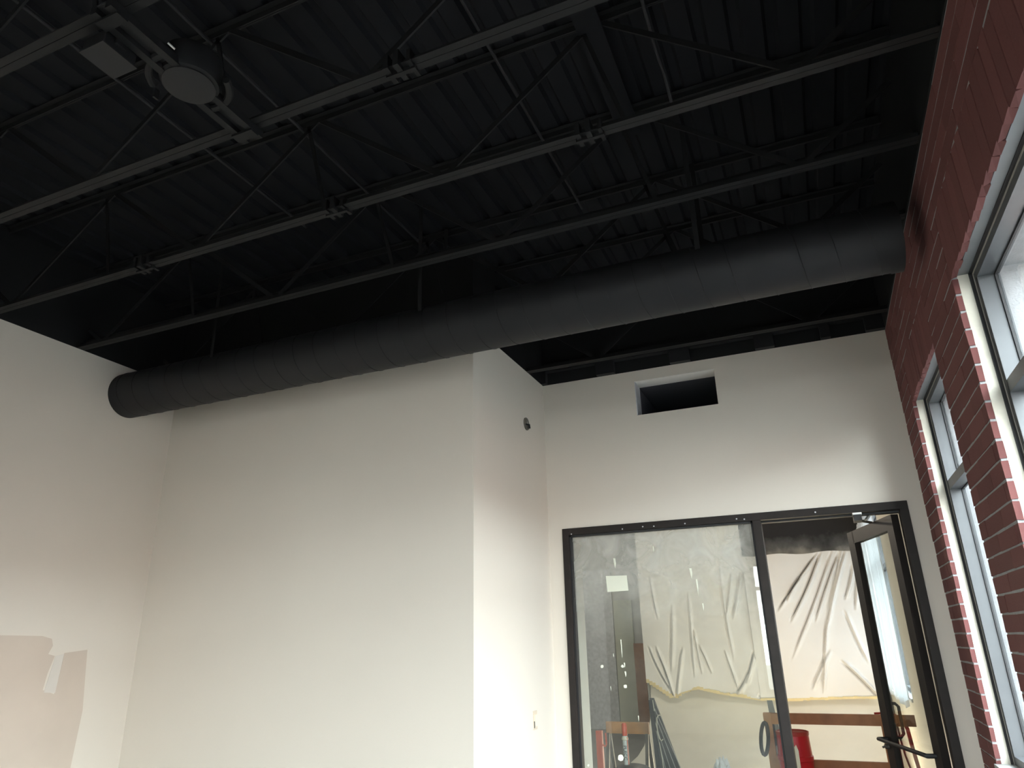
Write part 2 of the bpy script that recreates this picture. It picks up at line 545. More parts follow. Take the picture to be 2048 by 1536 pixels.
while z-CH > 0:
    zs.append(z-CH)
    z -= CH
for r, z0 in enumerate(zs):
    z1 = z0+BH
    spans = [(1.0e-3+YREAR, YB-0.004)]
    for (a, b, s_, h, t_) in WIN[:3]:
        if z1 > s_+0.01 and z0 < h+SOLD:
            new = []
            for p, q in spans:
                if a > p and b < q:
                    pad = 0.005 if z0 < h else -0.004
                    new += [(p, a+pad), (b-pad, q)]
                else:
                    new.append((p, q))
            spans = new
    for p, q in spans:
        y = q
        first = (BL-J if r % 2 else BL/2-J)
        while y > p+0.01:
            y0 = max(p, y-first+random.uniform(-0.004, 0.004))
            if y0-p < 0.04:
                y0 = p
            brick(y0, y, z0, z1)
            y = y0-JH
            first = BL-JH
for (a, b, s_, h, t_) in WIN[:3]:
    n = round((b-a)/CH)
    d = (b-a)/n
    top = [z0 for z0 in zs if z0 >= h+SOLD-0.002]
    ht = min(top)-J
    for i in range(n):
        brick(a+i*d+0.0022, a+(i+1)*d-0.0022, h-0.010, ht)
fo = far.build('brick_field', 'brick', wr)
fo['kind'] = 'stuff'
# upper black wall above the bricks is the slab itself painted black
struct(box(XW-0.004, XW+0.01, YREAR, YB, ZP+0.004, ZD+0.05).build('wall_right_upper', 'black'), 'black band above the brick wall')

def window(idx, a, label):
    y0, y1, z0, z1, zt = a
    fx0, fx1 = 0.762, 0.838
    g = 0.045
    f = MB()
    f.box(fx0, fx1, y0, y0+g, z0, z1)
    f.box(fx0, fx1, y1-g, y1, z0, z1)
    f.box(fx0, fx1, y0+g, y1-g, z1-g, z1)
    f.box(fx0, fx1, y0+g, y1-g, z0, z0+g)
    o = struct(f.build('window_%d' % idx, 'frame'), label)
    MB().box(fx0, fx1, y0+g, y1-g, zt-0.025, zt+0.025).build('transom_bar', 'frame', o)
    if y1-y0 > 1.8:
        ym = (y0+y1)/2
        MB().box(fx0, fx1, ym-0.025, ym+0.025, z0+g, zt-0.025).build('mullion', 'frame', o)
        MB().box(fx0, fx1, ym-0.025, ym+0.025, zt+0.025, z1-g).build('mullion', 'frame', o)
    gx = 0.827
    MB().box(gx, gx+0.006, y0+g, y1-g, z0+g, zt-0.025).build('pane', 'glass', o)
    MB().box(gx, gx+0.006, y0+g, y1-g, zt+0.025, z1-g).build('pane', 'glass', o)
    for (p, q) in ((z0+g, zt-0.025), (zt+0.025, z1-g)):
        gk = MB()
        gk.box(gx-0.008, gx, y1-g-0.007, y1-g, p, q)
        gk.box(gx-0.008, gx, y0+g, y0+g+0.007, p, q)
        gk.box(gx-0.008, gx, y0+g+0.007, y1-g-0.007, q-0.007, q)
        gk.build('gasket', 'gasket', o)
    if idx != 3 or True:
        rv = MB()
        rv.box(XW+BT, fx0, y1-0.0015, y1+0.004, z0, z1)
        rv.box(XW+BT, fx0, y0-0.004, y0+0.0015, z0, z1)
        rv.build('reveal', 'parge', o)['label'] = 'cream pargeted reveal'
        MB().box(XW+BT+0.001, fx0, y0, y1, z1-0.006, z1+0.002).build('lintel', 'lintel', o)
        MB().box(XW-0.012, fx0, y0+0.002, y1-0.002, z0-0.03, z0+0.004).build('sill', 'pale_steel', o)
        cj = MB()
        cj.box(fx0-0.016, fx0, y1-0.006, y1-0.0015, z0, z1-0.012)
        cj.box(fx0-0.016, fx0, y0, y1, z1-0.011, z1-0.006)
        cj.build('dark_joint', 'gasket', o)
        ck = MB()
        ck.box(fx0-0.004, fx0-0.0005, y1-0.010, y1-0.006, z0, z1-0.016)
        ck.box(fx0-0.004, fx0-0.0005, y0+0.01, y1-0.01, z1-0.016, z1-0.011)
        ck.build('caulk_bead', 'scratch', o)
        MB().box(fx0-0.0015, fx0+0.0, y1-g, y1-g+0.012, z0+g, z1-g).build('painted_gap_shadow', 'gasket', o)  # thin dark strip, shade of the gap put into its colour
    return o
window(1, WIN[0], 'large near window in the brick wall, its head cut by the frame')
window(2, WIN[1], 'narrow window in the brick wall next to the back corner')
window(3, WIN[2], 'window behind the viewer')
w5 = window(5, WIN[3], 'plastic covered window in the room beyond')

# ------------------------------------------------------------------ storefront in the back wall
FD0, FD1 = YB-0.012, YB+0.10
MX0, MX1 = -0.352, -0.298
sf = struct(MB().box(OX0, OX0+0.05, FD0, FD1, 0, OZ).box(OX0+0.05, OX1, FD0, FD1, OZ-0.05, OZ).box(OX1-0.05, OX1, FD0, FD1, 0, OZ-0.05)
            .box(MX0, MX1, FD0, FD1, 0, OZ-0.05).box(OX0+0.05, MX0, FD0, FD1, 0, 0.06).build('window_6', 'bronze', bevel=0.002), 'dark framed glass sidelight and door front in the back wall')
GY = YB+0.045
MB().box(OX0+0.05, MX0, GY, GY+0.008, 0.06, OZ-0.05).build('pane', 'dusty', sf)
st = MB()
st.box(OX0+0.05, OX0+0.062, FD0+0.02, GY, 0.06, OZ-0.05)
st.box(OX0+0.05, MX0, FD0+0.02, GY, OZ-0.062, OZ-0.05)
st.box(MX0-0.012, MX0, FD0+0.02, GY, 0.06, OZ-0.05)
st.build('glazing_stop', 'gasket', sf)
MB().box(MX1, OX1-0.05, FD0+0.06, FD1, OZ-0.062, OZ-0.05).build('door_stop', 'gasket', sf)
# sticker, paint drips and paint specks on the glass
gy0, gy1 = GY-0.002, GY-0.0003
def onglass(name, poly, m):
    return MB().prism([(x, z+E) for x, z in poly], (gy0, gy1), 1).build(name, m, sf)
onglass('sticker', [(-1.413, 0.425), (-1.258, 0.421), (-1.254, 0.316), (-1.408, 0.313)], 'sticker')['label'] = 'blank pale sticker on the glass'
def drip(x, z0, z1, w0):
    onglass('paint_drip', [(x-w0*0.3, z0), (x+w0*0.4, z0), (x+w0*0.5, (z0+z1)/2), (x+w0*0.15, z1), (x-w0*0.1, (z0*0.4+z1*0.6))], 'sticker')
for d in ((-1.342, 0.545, 0.475, 0.022), (-0.806, 0.445, 0.375, 0.022), (-0.772, 0.37, 0.26, 0.014), (-0.748, 0.21, 0.16, 0.010), (-1.335, -0.01, -0.135, 0.010), (-1.322, -0.16, -0.19, 0.012),
          (-1.320, -0.215, -0.25, 0.014), (-1.252, -0.49, -0.525, 0.007), (-1.05, 0.61, 0.57, 0.006), (-1.395, -0.10, -0.125, 0.006), (-1.43, -0.31, -0.34, 0.006)):
    drip(*d)
for x, z, r in ((-1.483, -0.183, 0.013), (-1.335, -0.183, 0.012), (-1.395, -0.745, 0.022), (-1.326, -0.31, 0.014), (-1.62, -0.80, 0.008)):
    onglass('paint_speck', [(x+r*math.cos(a)*random.uniform(0.7, 1.1), z+r*math.sin(a)*random.uniform(0.7, 1.1)) for a in [i*math.pi/4 for i in range(8)]], 'sticker')
for x, z in ((-1.64, 0.735), (-1.25, 0.742), (-1.10, 0.747), (-1.02, 0.744), (-0.80, 0.745), (-0.45, 0.748), (-0.40, 0.742), (0.05, 0.75)):
    MB().prism([(x+0.0055*math.cos(i*math.pi/3), z+E+0.005*math.sin(i*math.pi/3)) for i in range(6)], (FD0-0.001, FD0+0.002), 1).build('paint_speck', 'galv', sf)

# open door leaf hinged at the right jamb, swung into the room beyond
th = math.radians(74)
HX, HY = OX1-0.055, YB+0.10
dl = struct(bpy.data.objects.new('door_1', None), 'dark framed glass door standing open')
dl.location = (HX, HY, 0)
C.objects.link(dl)
DW, DT, DH = 0.865, 0.045, OZ-0.066
ux, uy = -math.cos(th), math.sin(th)         # along the leaf from hinge to free edge
nx, ny = -uy, ux                             # towards the camera side (left)
def leaf(name, a0, a1, n0, n1, z0, z1, m):
    b = MB()
    pts = []
    for z in (z0, z1):
        for n_ in (n0, n1):
            for a in (a0, a1):
                b.v.append((HX+ux*a+nx*n_, HY+uy*a+ny*n_, z))
    b.f = [[0, 2, 3, 1], [4, 5, 7, 6], [0, 1, 5, 4], [2, 6, 7, 3], [0, 4, 6, 2], [1, 3, 7, 5]]
    return b.build(name, m, dl)
def LP(a, n_, z):
    return (HX+ux*a+nx*n_, HY+uy*a+ny*n_, z)
leaf('hinge_stile', 0.0, 0.10, 0, DT, 0.02, DH, 'bronze')
leaf('lock_stile', DW-0.125, DW, 0, DT, 0.02, DH, 'bronze')
leaf('top_rail', 0.10, DW-0.10, 0, DT, DH-0.09, DH, 'bronze')
leaf('bottom_rail', 0.10, DW-0.10, 0, DT, 0.02, 0.22, 'bronze')
leaf('pane', 0.10, DW-0.10, 0.019, 0.026, 0.22, DH-0.09, 'glass')
bz = 0.915
MB().tube([LP(0.07, DT, bz), LP(0.07, DT+0.05, bz), LP(DW-0.05, DT+0.06, bz), LP(DW-0.05, DT, bz)], 0.013, 10).build('push_bar', 'gasket', dl, True)
MB().tube([LP(DW-0.05, 0, 1.135), LP(DW-0.05, -0.045, 1.135), LP(DW-0.05, -0.065, 1.115), LP(DW-0.05, -0.065, 0.945), LP(DW-0.05, -0.045, 0.925), LP(DW-0.05, 0, 0.925)], 0.011, 10).build('pull_handle', 'gasket', dl, True)
MB().tube([LP(DW-0.04, DT, 0.868), LP(DW-0.04, DT+0.022, 0.868)], 0.016, 12).build('lock_cylinder', 'steel', dl, True)
MB().tube([LP(DW-0.04, DT+0.022, 0.868), LP(DW-0.04, DT+0.04, 0.862)], 0.007, 8).build('thumb_turn', 'steel', dl, True)
cl = thing('door_closer', (0.30, YB+0.06, OZ-0.07), 'dark closer bracket with pale tip at the door head', 'door closer')
MB().box(0.268, 0.322, YB-0.006, YB+0.10, OZ-0.062, OZ-0.046).build('bracket_tip', 'pale_steel', cl)
MB().box(0.272, 0.318, YB+0.0, YB+0.12, OZ-0.10, OZ-0.062).build('bracket', 'gasket', cl)
MB().bar((0.295, YB+0.10, OZ-0.085), LP(0.42, 0.02, DH+0.012), 0.022, 0.012).build('arm', 'gasket', cl)
MB().bar((0.345, YB+0.085, OZ-0.09), (0.372, YB+0.10, OZ-0.058), 0.03, 0.01).build('arm_plate', 'pale_steel', cl)

# ------------------------------------------------------------------ room beyond
YF = 11.9
struct(box(-2.74, 0.70, YF, YF+0.14, 0, 2.60).build('wall_far', 'cream'), 'cream far wall of the room behind the glass')
struct(box(-2.74, 0.70, YF, YF+0.14, 2.60, ZP+0.02).build('wall_far_upper', 'spray'), 'black sprayed top of the far wall with cloudy edge')
struct(box(-6.6, -2.2, 14.0, 14.1, 0, ZP+0.02).build('wall_corridor', 'grey'), 'dim grey wall at the end of the passage')
struct(box(-6.7, -6.6, 5.1, 14.1, 0, ZP+0.02).build('wall_passage', 'grey'), 'dim grey side wall of the passage')
struct(box(-2.765, -2.745, YF, 14.1, 0, ZP+0.02).build('wall_passage_right', 'cream'))
struct(box(-6.6, XR-0.12, 5.0, 5.12, 0, ZP+0.02).build('wall_passage_near', 'grey'))
struct(box(-2.05, -1.722, YB+0.13, 5.47, 0, ZP+0.02).build('wall_jog', 'wall'), 'pale wall stub just behind the sidelight')
d2 = struct(bpy.data.objects.new('door_2', None), 'grey green door with brown wood jamb far behind the glass')
d2.location = (-3.4, 13.98, 0)
C.objects.link(d2)
MB().box(-3.80, -3.44, 13.95, 14.0, 0.02, 2.3).build('leaf', 'door_grey', d2)
MB().box(-3.44, -3.24, 13.90, 14.0, 0.0, 1.5).build('jamb', 'wood', d2)
MB().box(-4.60, -3.82, 13.96, 14.0, 0.0, 2.9).build('side_panel', 'galv', d2)

def sheet(name, x0, x1, z0f, z1f, y, folds, label, step=0.012, seed=1, seedamp=0.010):
    rng = np.random.RandomState(seed)
    nx_ = int((x1-x0)/step)+1
    nz_ = int(2.3/step)+1
    xs = np.linspace(x0, x1, nx_)
    ts = np.linspace(0, 1, nz_)
    X = np.repeat(xs[None, :], nz_, 0)
    Zb = np.array([z0f(a) for a in xs])
    Zt = np.array([z1f(a) for a in xs])
    Z = Zb[None, :]*(1-ts[:, None])+Zt[None, :]*ts[:, None]
    H = np.zeros_like(X)
    for k in range(9):                           # broad soft billows
        a, b, ph = rng.uniform(1.5, 6), rng.uniform(-2.2, 2.2), rng.uniform(0, 6.28)
        H += seedamp*np.sin(a*X+b*Z+ph)
    for (xa, za, xb, zb) in folds:
        d = np.array([xb-xa, zb-za])
        L = np.hypot(*d)
        d /= L
        s = (X-xa)*d[0]+(Z-za)*d[1]
        e = (X-xa)*-d[1]+(Z-za)*d[0]
        bend = 0.02*np.sin(np.clip(s/L, 0, 1)*math.pi)*rng.uniform(-1, 1)
        e = e-bend
        tp = np.clip(np.minimum(s+0.12*L, L*1.12-s)/(0.3*L), 0, 1)
        tp = tp*tp*(3-2*tp)
        wd = rng.uniform(0.010, 0.016)
        am = rng.uniform(0.06, 0.10)
        H += tp*am*(np.exp(-(e/wd)**2)-0.55*np.exp(-((e-2.0*wd)/(1.6*wd))**2))
    v = np.stack([X, y+H, Z+E], -1).reshape(-1, 3)
    f = []
    for i in range(nz_-1):
        for j in range(nx_-1):
            p = i*nx_+j
            f.append((p, p+1, p+nx_+1, p+nx_))
    t = thing(name, (xs[nx_//2], y, float(Zt.max())+E), label, 'plastic sheet')
    b = MB()
    b.v = [tuple(q) for q in v]
    b.f = f
    b.build('film', 'plastic', t, smooth=False)
    o = t.children[0]
    o.data.polygons.foreach_set('use_smooth', [True]*len(o.data.polygons))
    # tape strip along the hem
    tb = MB()
    for i in range(0, nx_-4, 4):
        z = Zb[i]+E+rng.uniform(-0.012, 0.012)
        za = Zb[min(i+4, nx_-1)]+E
        tb.box(xs[i], xs[min(i+4, nx_-1)], y-0.008, y+0.012, min(z, za)-0.016, max(z, za)+0.012)
    return t, tb
RF = [(-0.01, 1.1, -0.6, 0.39), (0.05, 1.1, -0.45, 0.24), (0.21, 1.1, -0.5, -0.25), (0.35, 1.12, 0.07, 0.37), (0.4, 1.11, -0.02, 0.06), (0.32, 1.11, -0.12, 0.23), (0.48, 0.93, 0.31, 0.49), (0.58, 0.96, 0.42, 0.35),
      (0.28, 0.27, 0.44, -0.36), (-0.0, 0.16, -0.19, -0.73), (0.14, -0.4, 0.5, -0.84), (-0.03, -0.24, -0.32, -0.71), (0.61, 0.75, 0.56, 0.21), (-0.26, 0.79, -0.49, 0.48)]
LF = [(-2.53, -0.18, -2.34, -0.84), (-2.64, -0.18, -2.36, -0.79), (-2.24, 0.42, -2.34, -0.45), (-2.14, -0.21, -2.28, -0.84), (-1.96, 0.57, -1.99, -0.5), (-1.27, 0.88, -1.4, 0.31), (-1.13, 0.9, -1.31, 0.28),
      (-1.42, 1.05, -1.39, -0.25), (-1.87, -0.14, -1.74, -0.51), (-1.49, -0.25, -1.37, -0.76), (-1.2, -0.53, -1.4, -0.81), (-0.97, -0.71, -1.07, -0.86), (-1.93, 0.08, -1.88, -0.5), (-2.55, 0.89, -2.48, 0.31), (-1.07, -0.25, -1.23, -0.66)]
ip = np.interp
t1, tb1 = sheet('plastic_sheet', -1.05, 0.60, lambda a: float(ip(a, [-1.05, -0.7, 0.655], [-0.885, -0.885, -0.84])), lambda a: 1.16+0.012*math.sin(9*a), YF-0.21, RF, 'taut white plastic sheet with fan of tension folds behind the open door', seed=3)
tb1.build('hem_tape', 'tape', t1)['label'] = 'yellowish taped hem'
t2, tb2 = sheet('plastic_sheet', -2.73, -1.05, lambda a: float(ip(a, [-2.73, -2.45, -2.33, -2.2, -1.95, -1.65, -1.05], [-0.62, -0.80, -0.875, -0.80, -0.735, -0.80, -0.885])),
                lambda a: 1.70, YF-0.21, LF, 'white plastic sheet with a pointed hem behind the dusty sidelight', seed=8)
tb2.build('hem_tape', 'tape', t2)
# film over the far side window
fm = MB()
n_ = 160
for k in range(n_+1):
    y = 8.55+(11.70-8.55)*k/n_
    xo = 0.632+0.022*math.sin(k*0.9)+0.018*math.sin(k*2.3+1)
    fm.v += [(xo, y, 0.92+0.05*math.sin(k*0.7)), (xo+0.004*math.sin(k), y, 2.0), (xo-0.006, y, 2.98)]
for k in range(n_):
    a = 3*k
    fm.f += [[a, a+3, a+4, a+1], [a+1, a+4, a+5, a+2]]
fo2 = fm.build('window_film', 'film', None, True)
tag(fo2, 'bright bluish white film hung over the far side window', 'plastic sheet')

# wooden cart
ct = thing('wooden_cart', (0.0, 7.0, 0), 'brown timber rack with two rails behind the red pail', 'rack')
MB().box(-0.625, 0.545, 6.98, 7.02, E-0.722, E-0.638).build('top_rail', 'wood', ct)
MB().box(-0.555, 0.345, 6.98, 7.02, E-1.115, E-0.990).build('lower_rail', 'wood', ct)
MB().box(-0.62, -0.56, 6.94, 6.98, 0.08, E-0.632).build('post', 'wood_light', ct)
MB().box(0.29, 0.35, 7.02, 7.06, 0.08, E-0.64).build('post', 'wood', ct)
MB().box(-0.625, -0.45, 6.955, 6.98, E-0.722, E-0.640).build('end_block', 'wood_light', ct)
MB().box(-0.62, 0.345, 6.45, 6.98, 0.46, 0.50).build('deck', 'wood_light', ct)
for x in (-0.60, 0.30):
    for y in (6.47, 6.9):
        MB().box(x, x+0.04, y, y+0.04, 0.0, 0.46).build('leg', 'wood', ct)
MB().box(-0.56, -0.40, 6.93, 6.98, 0.50, 0.63).build('corner_block', 'wood_light', ct)
lpz = E-0.83
lo2 = [(-0.632+0.030*math.cos(a)-0.030*math.sin(a)*-0.6, 6.90, lpz+0.125*math.sin(a)) for a in [i*2*math.pi/20 for i in range(21)]]
tag(MB().tube(lo2, 0.0155, 8, False).build('rubber_loop', 'rubber', None, True), 'black oval rubber loop hanging on the left rack post', 'loop')
dc = MB()
cp_ = [(7.7, 0.006), (8.6, 0.012), (9.5, 0.006), (10.2, 0.016), (10.7, 0.04), (11.1, 0.11), (11.45, 0.26), (11.68, 0.46), (11.80, 0.68), (11.85, 0.88), (11.87, 1.05)]
for k, (y, z) in enumerate(cp_):
    dc.v += [(x, y-0.02*abs(math.sin(3*x+k)), z+(0.006 if k < 4 else 0.02)*abs(math.sin(7*x+k*1.7))) for x in np.linspace(-2.70, 0.66, 40)]
for k in range(len(cp_)-1):
    dc.f += [[40*k+i, 40*k+i+1, 40*k+41+i, 40*k+40+i] for i in range(39)]
tag(dc.build('drop_cloth', 'cloth', None, True), 'pale plastic drop cloth curving from the floor up the far wall', 'drop cloth')
sw = thing('hand_saw', (-0.55, 7.08, 0.5), 'dark grey tapered saw standing behind the top rail', 'saw')
MB().prism([(-0.585, E-0.543), (-0.54, E-0.543), (-0.485, E-1.0), (-0.565, E-1.0)], (7.06, 7.066), 1).build('blade', 'steel', sw)
MB().prism([(-0.575, E-0.70), (-0.552, E-0.70), (-0.535, E-0.90), (-0.566, E-0.90)], (7.045, 7.06), 1).build('stiffener', 'rubber', sw)
MB().box(-0.57, -0.48, 7.05, 7.08, 0.50, 0.60).build('grip', 'rubber', sw)
# red pail
pl = thing('red_pail', (-0.395, 6.74, 0.50), 'red plastic pail with torn cream label on the rack', 'pail')
MB().lathe((-0.395, 6.74, 0.50), [(0.125, 0), (0.128, 0.05), (0.134, 0.14), (0.139, 0.145), (0.139, 0.175), (0.132, 0.18), (0.124, 0.335)], 32).build('body', 'red', pl, True)
MB().lathe((-0.395, 6.74, 0.50), [(0.127, 0.325), (0.129, 0.335), (0.129, 0.352), (0.118, 0.356), (0.116, 0.349)], 32).build('lid', 'redsteel', pl, True)
lb = MB()
A = [math.radians(a) for a in (-112, -106, -99, -92, -86, -80, -75)]
zt_ = [0.20, 0.225, 0.24, 0.262, 0.25, 0.268, 0.225]
for i, a in enumerate(A):
    for rr in (0.130, 0.1425):
        for z in (0.03, zt_[i]):
            lb.v.append((-0.395+rr*math.cos(a), 6.74+rr*math.sin(a), 0.50+z))
for i in range(len(A)-1):
    a, b = 4*i, 4*i+4
    lb.f += [[a+2, b+2, b+3, a+3], [a+3, b+3, b+1, a+1], [a, a+1, b+1, b]]
lb.build('paper_label', 'label', pl)
# red hand truck
ht = thing('hand_truck', (0.5, 7.3, 0), 'red bent tube of a hand truck seen through the door glass', 'hand truck')
MB().tube([(0.26, 7.2, E-0.655), (0.36, 7.2, E-0.650), (0.42, 7.2, E-0.665), (0.465, 7.2, E-0.705), (0.49, 7.2, E-0.76), (0.50, 7.2, E-0.9), (0.515, 7.2, E-1.05), (0.53, 7.2, 0.1)], 0.016, 10).build('tube_frame', 'redsteel', ht, True)
MB().box(0.40, 0.62, 7.0, 7.2, 0.01, 0.025).build('toe_plate', 'redsteel', ht)
for x in (0.42, 0.61):
    MB().tube([(x-0.02, 7.28, 0.10), (x+0.02, 7.28, 0.10)], 0.10, 20).build('wheel', 'rubber', ht, True)
MB().tube([(0.42, 7.28, 0.10), (0.61, 7.28, 0.10)], 0.012, 8).build('axle', 'steel', ht, True)
# black triangular panel
tp = thing('folding_stand', (-1.42, 6.8, 0), 'black triangular panel with pale diagonal lines behind the sidelight', 'panel')
def px(z):                                       # right edge of the panel
    return float(ip(z, [0, E-1.063, E-0.514], [-1.18, -1.286, -1.537]))
MB().prism([(-1.574, E-0.514), (-1.537, E-0.514), (px(0), 0.0), (-1.53, 0.0), (-1.545, E-1.0)], (6.80, 6.83), 1).build('sheet', 'panel', tp)
MB().bar((-1.562, 6.795, E-0.53), (-1.525, 6.795, 0.0), 0.035, 0.02, (0, 1, 0)).build('side_bar', 'rubber', tp)
for k, f0 in enumerate((0.20, 0.36, 0.55, 0.74)):
    za, zb = E-0.60-0.05*k-0.03*(k % 2), E-1.2
    xa = -1.55+(px(za)+1.55)*(0.35+0.12*k)
    MB().bar((px(za)-0.035-0.028*k, 6.797, za), (px(zb)-0.035-0.055*k, 6.797, zb), 0.005, 0.006, (0, 1, 0)).build('pale_line', 'scratch', tp)
MB().tube([(-1.543, 6.79, E-0.53), (-1.535, 6.79, E-0.62)], 0.004, 6).build('cord', 'cord', tp)
cpts = [(-1.475, 6.79, E-0.655), (-1.50, 6.79, E-0.652), (-1.518, 6.79, E-0.675), (-1.524, 6.79, E-0.74), (-1.52, 6.79, E-0.80), (-1.51, 6.79, E-0.84), (-1.495, 6.79, E-0.857), (-1.478, 6.79, E-0.845)]
MB().tube(cpts, 0.005, 6).build('cord', 'cord', tp)
MB().tube([(-1.515, 6.79, E-0.87), (-1.50, 6.79, E-1.0), (-1.49, 6.79, E-1.2)], 0.004, 6).build('cord', 'cord', tp)
MB().box(-1.53, -1.15, 6.83, 7.1, 0.0, 0.03).build('foot', 'panel', tp)
# red post with hook, sawhorse plank, bin, tube
rp = thing('red_post', (-2.0, 6.6, 0), 'orange red upright bar with a small hook at left of the sidelight', 'bar')
MB().box(-2.03, -1.975, 6.58, 6.62, 0, E-0.767).build('bar', 'orange', rp)
MB().tube([(-1.977, 6.6, E-0.88), (-1.955, 6.6, E-0.893), (-1.943, 6.6, E-0.875), (-1.945, 6.6, E-0.785)], 0.008, 8).build('hook', 'orange', rp, True)
sh = thing('sawhorse', (-1.85, 7.0, 0), 'low brown timber sawhorse between the red bar and black panel', 'sawhorse')
MB().box(-2.05, -1.645, 6.98, 7.02, E-0.832, E-0.735).build('beam', 'wood_light', sh)
for x in (-2.03, -1.665):
    for s in (-1, 1):
        MB().bar((x, 7.0+0.02*s, E-0.83), (x, 7.0+0.25*s, 0.0), 0.02, 0.03, (1, 0, 0)).build('leg', 'steel', sh)
bn = thing('black_bin', (-1.72, 6.52, 0), 'dark bin with rounded lid at the lower edge of the sidelight', 'bin')
MB().lathe((-1.70, 6.52, 0), [(0.12, 0), (0.145, 0.53)], 28).build('body', 'rubber', bn, True)
MB().lathe((-1.70, 6.52, 0.53), [(0.152, 0), (0.152, 0.022), (0.13, 0.045), (0.08, 0.058), (0.03, 0.061)], 28).build('lid', 'panel', bn, True)
tu = thing('sealant_tube', (-1.745, 6.50, 0.575), 'pale tube with dark lettering and red cap standing on the bin', 'tube')
MB().lathe((-1.745, 6.50, 0.575), [(0.023, 0), (0.024, 0.005), (0.024, 0.225), (0.018, 0.235)], 20).build('body', 'tube', tu, True)
MB().lathe((-1.745, 6.50, 0.81), [(0.022, 0), (0.023, 0.01), (0.022, 0.085), (0.014, 0.098)], 20).build('cap', 'orange', tu, True)
MB().lathe((-1.745, 6.50, 0.775), [(0.0245, 0), (0.030, 0.006), (0.027, 0.022), (0.0242, 0.028)], 20).build('pale_collar', 'label', tu, True)
MB().bar((-1.722, 6.485, 0.58), (-1.722, 6.485, 0.80), 0.006, 0.006).build('red_stripe', 'orange', tu)
fc = bpy.data.curves.new('lettering', 'FONT')
fc.body = 'PUICC'
fc.size = 0.040
fc.extrude = 0.0006
fc.align_x = 'CENTER'
fc.align_y = 'CENTER'
fo3 = bpy.data.objects.new('lettering_curve', fc)
C.objects.link(fo3)
bpy.context.view_layer.update()
me = bpy.data.meshes.new_from_object(fo3.evaluated_get(bpy.context.evaluated_depsgraph_get()))
C.objects.unlink(fo3)
bpy.data.objects.remove(fo3)
lt = bpy.data.objects.new('lettering', me)
me.materials.clear()
me.materials.append(M['ink'])
lt.parent = tu
lt.location = (0.0, -0.0255, 0.105)
lt.rotation_euler = Matrix(((0, 1, 0), (0, 0, -1), (-1, 0, 0))).to_euler()
C.objects.link(lt)
# crumpled clear plastic
bm = bmesh.new()
bmesh.ops.create_icosphere(bm, subdivisions=4, radius=1.0)
rng = np.random.RandomState(5)
dirs = rng.normal(size=(40, 3))
dirs /= np.linalg.norm(dirs, axis=1)[:, None]
for v in bm.verts:
    n0 = np.array(v.co)
    d = np.abs(dirs@n0)
    k = 1-0.10*np.exp(-(d.min()/0.05)**2)-0.08*np.exp(-(np.sort(d)[1]/0.08)**2)
    v.co = Vector((n0[0]*0.10*k, n0[1]*0.12*k, n0[2]*0.335*k))
me = bpy.data.meshes.new('plastic_bundle')
bm.to_mesh(me)
bm.free()
me.materials.append(M['plastic'])
pb = bpy.data.objects.new('plastic_bundle', me)
pb.location = (-1.0, 6.85, 0.335)
C.objects.link(pb)
tag(pb, 'crumpled bundle of pale plastic at the foot of the sheeting', 'plastic bundle')

# ------------------------------------------------------------------ ceiling steel
def joist(y, label):
    j = thing('steel_joist', (-1.87, y, ZP), label, 'joist', 'black open web joists under the deck')
    x0, x1 = XL+0.004, XW-0.006
    for nm, z, s in (('bottom_chord', ZP, 1), ('top_chord', ZD-0.004, -1)):
        c = MB()
        for e in (-1, 1):
            c.box(x0, x1, min(y+e*0.001, y+e*0.028), max(y+e*0.001, y+e*0.028), min(z, z+s*0.005), max(z, z+s*0.005))
            c.box(x0, x1, min(y+e*0.001, y+e*0.007), max(y+e*0.001, y+e*0.007), min(z+s*0.005, z+s*0.035), max(z+s*0.005, z+s*0.035))
        c.build(nm, 'black', j)
    zb, zt = ZP+0.012, ZD-0.02
    k = -5.0
    tops = [-4.96+1.48*i for i in range(5)]
    bots = [-4.22+1.48*i for i in range(4)]
    for t in tops:
        for b in bots:
            if abs(t-b) < 0.8:
                p, q = (t, zt), (b, zb)
                if t < x0+0.05:
                    f = (x0+0.05-t)/(b-t)
                    p = (x0+0.05, zt+(zb-zt)*f)
                if t > x1-0.05:
                    f = (x1-0.05-t)/(b-t)
                    p = (x1-0.05, zt+(zb-zt)*f)
                MB().bar((p[0], y, p[1]), (q[0], y, q[1]), 0.026, 0.008, (0, 1, 0)).build('web_bar', 'black', j)
        if x0+0.1 < t < x1-0.1:
            MB().bar((t-0.07, y, zt), (t+0.09, y, zb), 0.02, 0.008, (0, 1, 0)).build('web_strut', 'black', j)
    return j
JY = [1.062, 1.655, 2.275, 2.88, 3.50, 4.08, 4.66]
JL = ['black joist nearest the viewer, carrying the upper end of the strut', 'second black joist, carrying the lower end of the strut with the round fixture',
      'third black joist, with clip knots, next beyond the strut', 'fourth black joist, with a pipe lying along its lower chord',
      'fifth black joist, just above the round duct', 'sixth black joist, showing just behind the round duct', 'seventh black joist, closest to the duct opening in the back wall']
JS = [joist(y, l) for y, l in zip(JY, JL)]
def knot(j, x, y):
    z = ZP
    k = MB()
    k.box(x-0.055, x-0.035, y-0.04, y+0.04, z-0.012, z+0.05)
    k.box(x-0.01, x+0.012, y-0.046, y+0.034, z-0.018, z+0.05)
    k.box(x+0.04, x+0.055, y-0.036, y+0.044, z-0.010, z+0.045)
    k.box(x-0.06, x+0.06, y-0.008, y+0.008, z-0.02, z-0.001)
    k.build('clip', 'black', j)
for x in (-3.10, -1.84, -0.58):
    knot(JS[2], x, JY[2])
knot(JS[1], -1.10, JY[1])
